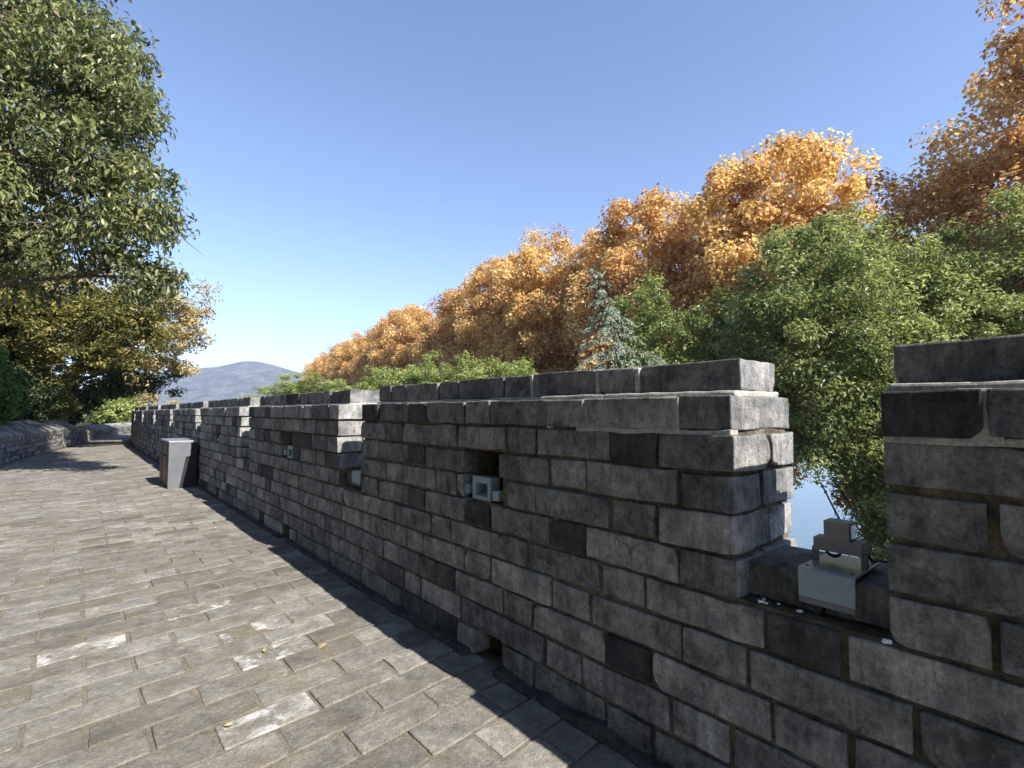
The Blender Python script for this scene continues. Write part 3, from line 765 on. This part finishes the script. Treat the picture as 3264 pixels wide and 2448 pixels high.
FARG = [('broad pale green tree above the second merlon, right of the mountain', 975, 82, 1.08), ('pale green tree in the middle of the far group before the mountain', 880, 84, 1.02), ('low pale green tree sloping down to the mountain foot', 785, 88, .89), ('lowest small pale green tree top at the left end of the far group', 715, 92, .79)]
for i, (lb, u, Y, sc) in enumerate(FARG):
    plant(CM[i % 2], 'pale_tree', (px(u, Y), Y, -11.2), i * 1.1 + 1, (sc * 2.0, sc * 2.0, sc), lb, 'tree', 'pale green trees before the mountain', M['pale_leaf'])
plant(CM[0], 'autumn_treetop', (px(572, 62), 62, -11.2), .5, (1.1, 1.1, .80), 'small golden treetop peeping over the far wall', 'tree', None, M['gold_leaf'])

# --- deodar cedar
def cedar():
    g = np.random.default_rng(9); Y = 22.; x0 = px(1992, Y)
    r = empty('cedar_tree', (x0, Y, -11.2), 'slim grey green cedar with drooping branches and a bent tip', 'tree')
    zt = 1.35 + (1310 - 832) / 1623 * Y + 11.2; mt = MB(); mb = MB()
    def stem(z):
        t = np.clip((z - 12.5) / (zt - 12.5), 0, 1.0); return np.array([-(t ** 1.6) * 1.35 + .04 * math.sin(z * 2), 0, z])
    zz = np.linspace(0, zt, 30); P = np.array([stem(z) for z in zz]); V, Q = tube(P, .17 * (1 - zz / zt) + .012, 7); mt.add(V, Q)
    az = 0
    for z in np.concatenate([np.linspace(5.5, 12.5, 26), np.linspace(12.6, zt - .25, 44)]):
        az += 2.4 + g.normal(0, .3); f = (zt - z) / (zt - 12.5)
        Lb = (.22 + 4.4 * min(f, 1.3) ** 1.35) * g.uniform(.6, 1.2)
        o = stem(z); d = np.array([cos(az), sin(az), 0]); t = np.linspace(0, 1, 12)
        cur = o + d * (Lb * t)[:, None] + np.array([0, 0, 1]) * (Lb * (.16 * t - .44 * t ** 2))[:, None]
        cur += g.normal(0, .02 * Lb, cur.shape) * t[:, None]
        V, Q = tube(cur, .022 * (1 - t) + .005, 4); mt.add(V, Q)
        nt_ = max(7, int(Lb * 13))
        for _ in range(nt_):
            u = g.uniform(.08, 1); c = np.array([np.interp(u, t, cur[:, i]) for i in range(3)])
            sidev = np.cross(d, (0, 0, 1)) * g.choice([-1, 1]); ln = g.uniform(.15, .55) * (1.1 - .5 * u) * min(1, .35 + Lb / 2)
            tw = np.array([c + (sidev * .55 * s + d * .35 * s + np.array([0, 0, -.75 * s * s - .12 * s])) * ln for s in (0, .5, 1)])
            m = int(10 + ln * 42); ss = g.random(m); pp = np.array([[np.interp(s, (0, .5, 1), tw[:, i]) for i in range(3)] for s in ss]) + g.normal(0, .016, (m, 3))
            a = unit(m, g) * .7 + (tw[2] - tw[0]) / max(ln, .05) * .6 + np.array([0, 0, -.25]); a /= np.linalg.norm(a, axis=1, keepdims=True)
            sd = np.cross(a, unit(m, g)); sd /= np.linalg.norm(sd, axis=1, keepdims=True); sz = g.uniform(.06, .12, m)[:, None]; wd = .019
            V = np.stack([pp, pp + a * sz * .5 + sd * wd, pp + a * sz, pp + a * sz * .5 - sd * wd], 1).reshape(-1, 3)
            mb.add(V, np.arange(m * 4).reshape(-1, 4), tint=np.clip(.5 + g.normal(0, .12) + g.normal(0, .2, m), 0, 1))
    mt.build('trunk', M['bark'], r, True); mb.build('crown', M['cedar_leaf'], r)
cedar()

# --- trees and bushes on the left
def single_tree(name, seed, foot, lobes, nclump, crad, per, size, leafmat, top, r0, label, nl=30, lo=.45, barkmat=None, cat='tree', group=None, twigs=0, sideclumps=None, **kw):
    g = np.random.default_rng(seed); r = empty(name, foot, label, cat, group); f = np.array(foot)
    L = [(l[0] - f[0], l[1] - f[1], l[2] - f[2], *l[3:]) for l in lobes]
    C, _ = clump_centres(g, L, nclump, lo)
    mb = MB(); leaves(mb, g, C, g.uniform(.65, 1.3, len(C)) * crad, per, size, **kw)
    mt = MB(); limbs(mt, g, (0, 0, -.3), np.array(top) - f, r0, C, nl)
    for _ in range(twigs):
        c = mt.tips[g.integers(len(mt.tips))]; d = unit(1, g)[0] + np.array([.2, -.1, -.35]); q = g.normal(0, .25, 3); ln = g.uniform(.25, .6)
        V, Q = tube([c, c + d * .5 * ln + q * .3, c + d * ln + q], [.011, .008, .003], 4); mt.add(V, Q)
    mt.build('trunk', barkmat or M['bark'], r, True); mb.build('crown', leafmat, r); return r
# near broadleaf tree whose crown hangs over the path
single_tree('broadleaf_tree', 301, (-12.6, 8.6, .6),
            [(-9.9, 10.0, 7.4, 2.3, 2.0, 3.0, 14), (-8.6, 9.6, 5.6, 1.5, 1.4, 1.3, 5), (-7.95, 9.4, 6.3, .9, 1.0, .8, 2.2), (-7.1, 9.3, 4.7, .8, .8, .6, 1.5), (-6.85, 9.3, 3.8, .55, .5, .35, .8), (-8.0, 9.4, 4.3, 1.0, .9, .5, 1.5), (-8.6, 9.8, 8.0, 1.3, 1.4, 1.2, 4.5),
             (-9.4, 10.0, 10.0, 1.5, 1.5, 1.4, 4), (-9.9, 9.4, 4.6, 1.4, 1.2, .8, 2.5), (-11.2, 9.6, 9.0, 2.2, 2.0, 2.4, 6), (-7.3, 9.3, 7.35, .45, .5, .3, .4), (-7.5, 9.4, 8.5, .5, .5, .35, .5), (-6.95, 9.3, 5.7, .5, .5, .3, .5), (-6.85, 9.3, 6.75, .4, .35, .18, .3), (-7.3, 9.4, 8.05, .45, .4, .2, .35), (-6.6, 9.3, 5.15, .4, .35, .2, .3), (-9.6, 9.9, 3.9, 1.0, .8, .35, 1)],
            640, .42, 72, .135, M['big_leaf'], (-9.8, 9.8, 9.8), .22, 'leafy green tree overhanging the path at the top left, near enough to see single leaves', nl=60, lo=.3, twigs=320,
            width=.42, flat=.75, droop=.7, tvar=.2, cvar=.15, up=.5)
single_tree('autumn_tree', 302, (-21.5, 22.5, .9),
            [(-16.9, 23.0, 5.7, 2.6, 2.2, 2.4), (-19.4, 22.5, 5.6, 2.8, 2.4, 2.4), (-15.2, 23.2, 4.8, 1.5, 1.5, 1.7), (-15.5, 23.3, 6.4, 1.6, 1.4, 1.2), (-21.4, 22.3, 6.4, 2.4, 2.4, 1.8), (-16.0, 23.2, 3.4, 1.3, 1.3, .9)],
            300, .55, 95, .16, M['gold_leaf'], (-17.5, 22.6, 5.8), .20, 'thin golden brown autumn tree reaching over the path in the middle left', nl=50, lo=.25, twigs=220, width=.5, flat=.6, droop=.2, tvar=.22, cvar=.15)
single_tree('olive_tree', 303, (-19.6, 16.8, .8),
            [(-17.4, 17.4, 5.0, 2.6, 2.0, 1.7), (-15.0, 18.2, 4.2, 2.2, 1.8, 1.5), (-18.6, 17.0, 3.6, 2.2, 1.6, 1.3), (-13.9, 18.6, 5.0, 1.4, 1.3, 1.0), (-16.4, 17.8, 3.0, 1.8, 1.2, .8)],
            330, .5, 100, .15, M['olive_leaf'], (-16.4, 17.8, 4.6), .20, 'dark olive tree with long level limbs under the overhanging green crown', nl=40, lo=.2, twigs=60, width=.5, flat=.55, droop=.2, tvar=.22, cvar=.15)
single_tree('green_tree', 304, (-23.0, 26.6, .9),
            [(-18.2, 25.6, 3.1, 1.5, 1.3, .9), (-19.8, 25.8, 2.7, 1.4, 1.2, .9), (-20.6, 26.3, 3.6, 1.8, 1.5, 1.5), (-17.6, 25.4, 2.4, .8, .7, .5)],
            120, .5, 90, .15, M['dark_leaf'], (-20.2, 26.4, 3.8), .14, 'dark green branch heavy tree drooping towards the far bend of the wall', nl=20, lo=.2, twigs=20, width=.5, flat=.6, tbase=.65, droop=.3)
# unseen leafy trees added on the left bank to cut the sky fill
g = np.random.default_rng(501)
LK = tree_kind(502, [(0, 0, 6.2, 3.4, 3.4, 2.6, 20), (1.2, .4, 4.2, 2.4, 2.4, 1.6, 9), (-1, -.6, 8.6, 2.4, 2.4, 1.8, 9), (.6, -1.2, 9.6, 1.6, 1.6, 1.2, 4), (0, 0, 2.6, 2.6, 2.6, 1.4, 8)], 420, .62, 85, .20, M['big_leaf'], M['bark'], (0, 0, -.3), (0, 0, 9), .24, 40, lo=.3, width=.45, flat=.8, droop=.5)
for i, (sv, ov, sc, lb) in enumerate([(5.6, -7.4, .9, 'unseen tree added to cut skylight, next to the overhanging one, outside the left frame edge'), (1.4, -6.8, 1.0, 'unseen tree added to cut skylight beside the viewer, second along the left bank'), (-3.2, -6.6, 1.05, 'unseen tree added to cut skylight behind the viewer, third along the left bank'), (-8.4, -6.6, 1.1, 'unseen tree added to cut skylight, farthest behind the viewer on the left bank')]):
    q = W([(sv, ov, 0)])[0]; plant(LK, 'broadleaf_tree', (q[0], q[1], .5), i * 1.9, sc, lb, 'tree', 'unseen trees added on the left bank to cut skylight')
# bushes behind the low parapet
BUSH = [(-15.2, 14.0, 1.2, 1.6, 'lush_leaf', 'fresh green bush at the left frame edge behind the low parapet', 2.2), (-17.2, 17.2, 1.3, 1.7, 'dark_leaf', 'dark leafy bush behind the low parapet, next right of the fresh green one', 2.4),
        (-18.9, 19.8, 1.3, 1.7, 'olive_leaf', 'olive bush hanging onto the middle of the low parapet', 2.4), (-20.6, 22.4, 1.3, 1.7, 'dark_leaf', 'dark bush under the golden autumn tree', 2.4),
        (-22.6, 25.6, 1.3, 1.5, 'dark_leaf', 'dark bush where the low parapet begins to bend', 2.3), (-18.6, 15.6, 2.0, 2.3, 'dark_leaf', 'tall dark bush at the back of the left bank', 3.4), (-20.6, 19.2, 2.2, 2.4, 'dark_leaf', 'tall dark bush under the olive tree', 3.6)]
for i, (x, y, rx, rz, lm, lb, zt) in enumerate(BUSH):
    single_tree('bush', 320 + i, (x, y, .6), [(x, y, 1.0 + rz * .75, rx, rx, rz), (x - .5, y + .2, 1.5, rx * .8, rx * .8, rz * .5), (x + .4, y + .4, 1.75, rx * .7, rx * .7, rz * .4)], 150, .36, 85, .14, M[lm], (x, y, zt), .06, lb, nl=16, lo=.3,
                cat='bush', group='bushes behind the low parapet', twigs=15, width=.5, flat=.8, droop=.35, tbase=.5)
FB = [(-28.8, 36.6, 1.5, 1.5, 'pale_leaf', 'yellow bush behind the sunlit end of the low parapet', 3.2), (-31.2, 40, 1.9, 2.0, 'pale_leaf', 'yellow green bush right of the yellow one at the far bend', 3.6), (-32.5, 43, 2.2, 3.0, 'gold_leaf', 'taller brown gold bush at the back of the far bend', 5)]
for i, (x, y, rx, rz, lm, lb, zt) in enumerate(FB):
    single_tree('bush', 340 + i, (x, y, .3), [(x, y, .6 + rz * .6, rx, rx, rz), (x + .9, y - .8, 1.4, rx * .6, rx * .6, rz * .5)], 110, .5, 75, .22, M[lm], (x, y, zt), .08, lb, nl=18, lo=.3, cat='bush', group='bushes at the far bend', twigs=30, width=.5, flat=.8, tbase=.5)

# ------------------------------------------------------------------ small objects
def local_frame(s, off, z):
    """world point and heading at (s, off)"""
    p = W([(s, off, z)])[0]; h = float(np.interp(s, SS, HD)); return p, h
def bx(mb, a, b, r=.003, mi=0, seg=.5): v, Q = rbox(a, b, r, seg); mb.add(v, Q, mi=mi)
def prism(mb, poly, y0, y1, mi=0):
    """polygon in (x, z), extruded along y"""
    n = len(poly); V = [(p[0], y0, p[1]) for p in poly] + [(p[0], y1, p[1]) for p in poly]
    Q = [(i, (i + 1) % n, n + (i + 1) % n, n + i) for i in range(n)]
    from mathutils.geometry import tessellate_polygon
    from mathutils import Vector
    tr = tessellate_polygon([[Vector((p[0], p[1], 0)) for p in poly]])
    A = sum(poly[i][0] * poly[(i + 1) % n][1] - poly[(i + 1) % n][0] * poly[i][1] for i in range(n))
    T3 = []
    for a, b, c in tr:
        ar = (poly[b][0] - poly[a][0]) * (poly[c][1] - poly[a][1]) - (poly[c][0] - poly[a][0]) * (poly[b][1] - poly[a][1])
        if ar < 0: b, c = c, b
        T3.append((a, b, c)); T3.append((n + a, n + c, n + b))
    if A < 0: Q = [q[::-1] for q in Q]
    mb.add(V, Q, T3, mi=mi)
# local axes of wall fittings: x along -s (towards the viewer's right), y into the wall (+off), z up
def fit(name, s, off, z, label, cat, group=None):
    p, h = local_frame(s, off, z); r = empty(name, tuple(p), label, cat, group); r.rotation_euler = (0, 0, -h - pi / 2)
    return r
# x axis of the empty: heading h means s-direction = (sin h, cos h); rot -h-pi/2 turns +x to -s, +y to +off
def niche_lamp(s, z, label):
    r = fit('niche_light', s, 0, z, label, 'wall light', 'square lights in the loopholes')
    mb = MB(); wd, ht, fr = .165, .130, .025
    for a, b in (((-wd / 2, .02, ht / 2 - .036), (wd / 2, .09, ht / 2)), ((-wd / 2, .02, -ht / 2), (wd / 2, .09, -ht / 2 + .022)), ((-wd / 2, .0205, -ht / 2 + .022), (-wd / 2 + fr, .0895, ht / 2 - .036)), ((wd / 2 - fr, .0205, -ht / 2 + .022), (wd / 2, .0895, ht / 2 - .036))):
        bx(mb, a, b, .002)
    mb.build('frame', M['lamp_grey'], r)
    mb = MB(); v = [(-wd / 2 + fr, .03, -ht / 2 + .022), (wd / 2 - fr, .03, -ht / 2 + .022), (wd / 2 - fr - .01, .088, -ht / 2 + .045), (-wd / 2 + fr + .01, .088, -ht / 2 + .045), (-wd / 2 + fr + .01, .088, ht / 2 - .038), (wd / 2 - fr - .01, .088, ht / 2 - .038)]
    mb.add(v, [(0, 1, 2, 3), (3, 2, 5, 4)]); mb.build('reflector', M['lamp_grey'], r)
    for x in (-.142, .140):
        mb = MB(); bx(mb, (x - .028, .012, -.052 + (.010 if x < 0 else .0)), (x + .024, .06, .002 + (.010 if x < 0 else 0)), .004); mb.build('mounting_block', M['lamp_grey'], r)
    return r
niche_lamp(.475, .917, 'square pale grey recessed light with side blocks in the loophole of the nearest full merlon')
niche_lamp(.475 + PER - .09, .917, 'small square pale light in the loophole of the second merlon, left of the sunlit pier')
niche_lamp(.475 + 2 * PER - .12, .917, 'tiny square pale light in the loophole right of the litter bin')
def flood(s, label):
    r = fit('flood_light', s, 0, .835, label, 'floodlight', 'floodlights on the crenel sills')
    mb = MB(); bx(mb, (-.078, .045, .012), (.078, .30, .022), .002); bx(mb, (-.0775, .043, -.068), (.0775, .052, .0125), .002); mb.build('cover_plate', M['zinc'], r)
    mb = MB(); bx(mb, (-.0765, .038, -.066), (.0765, .0425, .0205), .001); mb.build('front_sheet', M['lamp_grey'], r)
    mb = MB(); bx(mb, (-.0765, .0405, -.086), (.0765, .048, -.0665), .001); mb.build('lower_lip', M['lamp_dark'], r)
    for x in (-.070, .070):
        mb = MB(); bx(mb, (x - .009, .165, .021), (x + .009, .181, .062), .002); bx(mb, (x - (.016 if x > 0 else .008), .1655, .057), (x + (.008 if x > 0 else .016), .1805, .066), .001); mb.build('bracket_leg', M['lamp_dark'], r)
    mb = MB(); prism(mb, [(-.068, .060), (.068, .060), (.068, .100), (.036, .100), (.036, .158), (-.036, .158), (-.036, .100), (-.068, .100)], .150, .212); b = mb.build('lamp_body', M['lamp_brown'], r)
    mb = MB(); bx(mb, (.0365, .160, .106), (.0395, .204, .150), .001); mb.build('lamp_glass', M['glass'], r)
    for x in (-.062, .062):
        for y in (.075, .275):
            mb = MB(); th = np.linspace(0, 2 * pi, 6, endpoint=False); V = [(x + .006 * cos(t), y + .006 * sin(t), .0221) for t in th] + [(x + .005 * cos(t), y + .005 * sin(t), .0265) for t in th]
            mb.add(V, [(i, (i + 1) % 6, 6 + (i + 1) % 6, 6 + i) for i in range(6)] + [(6, 7, 8, 9), (6, 9, 10, 11)]); mb.build('bolt', M['lamp_dark'], r)
    mb = MB(); V, Q = tube([(.05, .21, .085), (.058, .235, .06), (.064, .26, .03), (.075, .30, .024), (.10, .36, .012)], .0045, 6); mb.add(V, Q); mb.build('power_cable', M['bin_black'], r, True)
    mb = MB(); th = np.linspace(0, pi, 9); V, Q = tube(np.c_[-.02 + .022 * np.cos(th), np.full(9, .182), .062 - .022 * np.sin(th)], .005, 6); mb.add(V, Q); mb.build('cable', M['bin_black'], r, True)
flood(-1.245, 'stepped brown grey floodlight on a zinc plate on the nearest crenel sill')
flood(-1.245 + PER - .02, 'pale floodlight half hidden on the sill of the second crenel')

# litter bin against the wall
def bin_():
    s0, s1, d, H = 8.86, 10.25, .43, .83
    p, h = local_frame(s0, -.47, 0)
    r = empty('litter_bin', tuple(p), 'grey metal litter bin with brown doors standing against the wall', 'bin'); r.rotation_euler = (0, 0, -h - pi / 2)
    # local: x runs to -s (near), y towards the wall; bin spans x in [-1.2, 0]
    Wd = 1.18
    mb = MB(); bx(mb, (-Wd + .03, .03, .0), (-.03, d, H - .045), .006); mb.build('body', M['bin_black'], r)
    side = [(0, 0), (.165, 0), (.255, .54), (.325, .56), (.325, H - .04), (0, H - .04)]
    for x0, x1 in ((-.029, 0.), (-Wd, -Wd + .029)):
        mb = MB(); n = len(side)
        from mathutils.geometry import tessellate_polygon
        from mathutils import Vector
        tr = tessellate_polygon([[Vector((a, b, 0)) for a, b in side]])
        V = [(x0, a, b) for a, b in side] + [(x1, a, b) for a, b in side]
        Q = [(i, n + i, n + (i + 1) % n, (i + 1) % n) for i in range(n)]
        T3 = [(a, b, c) for a, b, c in tr] + [(n + c, n + b, n + a) for a, b, c in tr]
        mb.add(V, Q, T3); mb.build('side_panel', M['steel_side'], r)
    mb = MB(); bx(mb, (-Wd - .006, -.006, H - .0395), (.006, d + .004, H), .006); lid = mb.build('lid', M['bin_lid'], r)
    mb = MB(); th = np.linspace(0, 2 * pi, 20, endpoint=False); V = [(-.35 + .05 * cos(t), .2 + .05 * sin(t), H + .001) for t in th] + [(-.35 + .05 * cos(t), .2 + .05 * sin(t), H + .008) for t in th] + [(-.35, .2, H + .008)]
    mb.add(V, [(i, (i + 1) % 20, 20 + (i + 1) % 20, 20 + i) for i in range(20)], [(20 + i, 20 + (i + 1) % 20, 40) for i in range(20)]); mb.build('ashtray', M['zinc'], lid)
    for i in range(2):
        xa = -Wd + .035 + i * (Wd - .07) / 2; xb = xa + (Wd - .07) / 2 - .012
        mb = MB(); bx(mb, (xa, .006, .045), (xb, .0295, .535), .004)
        for q in range(1, 4):
            xx = xa + (xb - xa) * q / 4; bx(mb, (xx - .012, -.002, .06), (xx + .012, .0055, .52), .002)
        mb.build('door', M['bin_front'], r)
        mb = MB(); bx(mb, (xa, .006, .575), (xb, .0295, H - .06), .004)
        for q in range(1, 3):
            xx = xa + (xb - xa) * q / 3; bx(mb, (xx - .012, -.002, .585), (xx + .012, .0055, H - .07), .002)
        mb.build('front_panel', M['bin_front'], r)
bin_()

# fallen leaves and plaster chips
def fallen(u, v, size, rz, label):
    f = 1623.; x = (u - 1632) / f; yv = -(v - 1224) / f; p = R(3.05); d = np.array([x, cos(p) - yv * sin(p), sin(p) + yv * cos(p)]); t = -1.342 / d[2]
    g = np.random.default_rng(int(u)); mb = MB()
    pts = np.array([(-.5, 0, .02), (-.25, .3, .12), (.1, .36, .16), (.5, 0, .10), (.1, -.34, .15), (-.25, -.28, .10)]) * size
    mb.add(np.vstack([pts, [(0, 0, .0)]]), None, [(i, (i + 1) % 6, 6) for i in range(6)], tint=g.random(6)); o = mb.build('fallen_leaf', M['fallen'])
    o.location = (d[0] * t, d[1] * t, .006); o.rotation_euler = (g.uniform(-.15, .25), g.uniform(-.2, .2), rz); tag(o, label, 'leaf', 'fallen leaves on the path')
fallen(729, 2311, .038, .5, 'pale yellow fallen leaf on the path, nearest the camera')
fallen(845, 2074, .042, 1.9, 'curled tan fallen leaf left of a pair near the shadow edge')
fallen(1030, 2060, .055, .9, 'crumpled yellow fallen leaf beside the wall shadow')
def chip(s, o, z, sz, label):
    g = np.random.default_rng(int(abs(s) * 1e4)); mb = MB(); v, Q = rbox((-sz, -sz * .7, 0), (sz, sz * .6, sz * .7), sz * .25, sz)
    v += g.normal(0, sz * .16, v.shape); mb.add(v, Q); ob = mb.build('plaster_chip', M['white_chip']); p, h = local_frame(s, o, z); ob.location = tuple(p); ob.rotation_euler = (0, 0, g.uniform(0, 6))
    tag(ob, label, 'chip', 'white chips on the crenel ledge')
for i, (s, o, sz, lb) in enumerate([(-1.055, .03, .009, 'largest white chip in the cluster at the left end of the crenel ledge'), (-1.072, .028, .006, 'small white chip right beside the largest one'), (-1.05, .062, .006, 'flat white chip at the back of the cluster by the merlon foot'),
                                     (-1.10, .055, .005, 'lone white chip right of the cluster'), (-1.17, .04, .008, 'white chip on the ledge below the floodlight front'), (-1.41, -.01, .010, 'white splinter at the right end of the crenel ledge')]):
    chip(s, o, .716, sz, lb)

# ------------------------------------------------------------------ air between here and the mountain
hm = bpy.data.materials.new('haze_air'); hm.use_nodes = True; nt = hm.node_tree; nt.nodes.clear()
out = nt.nodes.new("ShaderNodeOutputMaterial"); pv = nt.nodes.new("ShaderNodeVolumePrincipled")
pv.inputs['Color'].default_value = (.62, .74, 1, 1); pv.inputs['Density'].default_value = .00020; pv.inputs['Anisotropy'].default_value = .1
nt.links.new(pv.outputs[0], out.inputs['Volume'])
mb = MB(); P, Q = tpl(2, 2, 2); ax = [np.array([-5300., 5300.]), np.array([-1600., 5300.]), np.array([-14.2, 330.])]
mb.add(np.stack([ax[i][P[:, i]] for i in range(3)], 1), Q); tag(mb.build('haze', hm), 'thin bluish haze in front of the mountain', 'haze', kind='stuff')
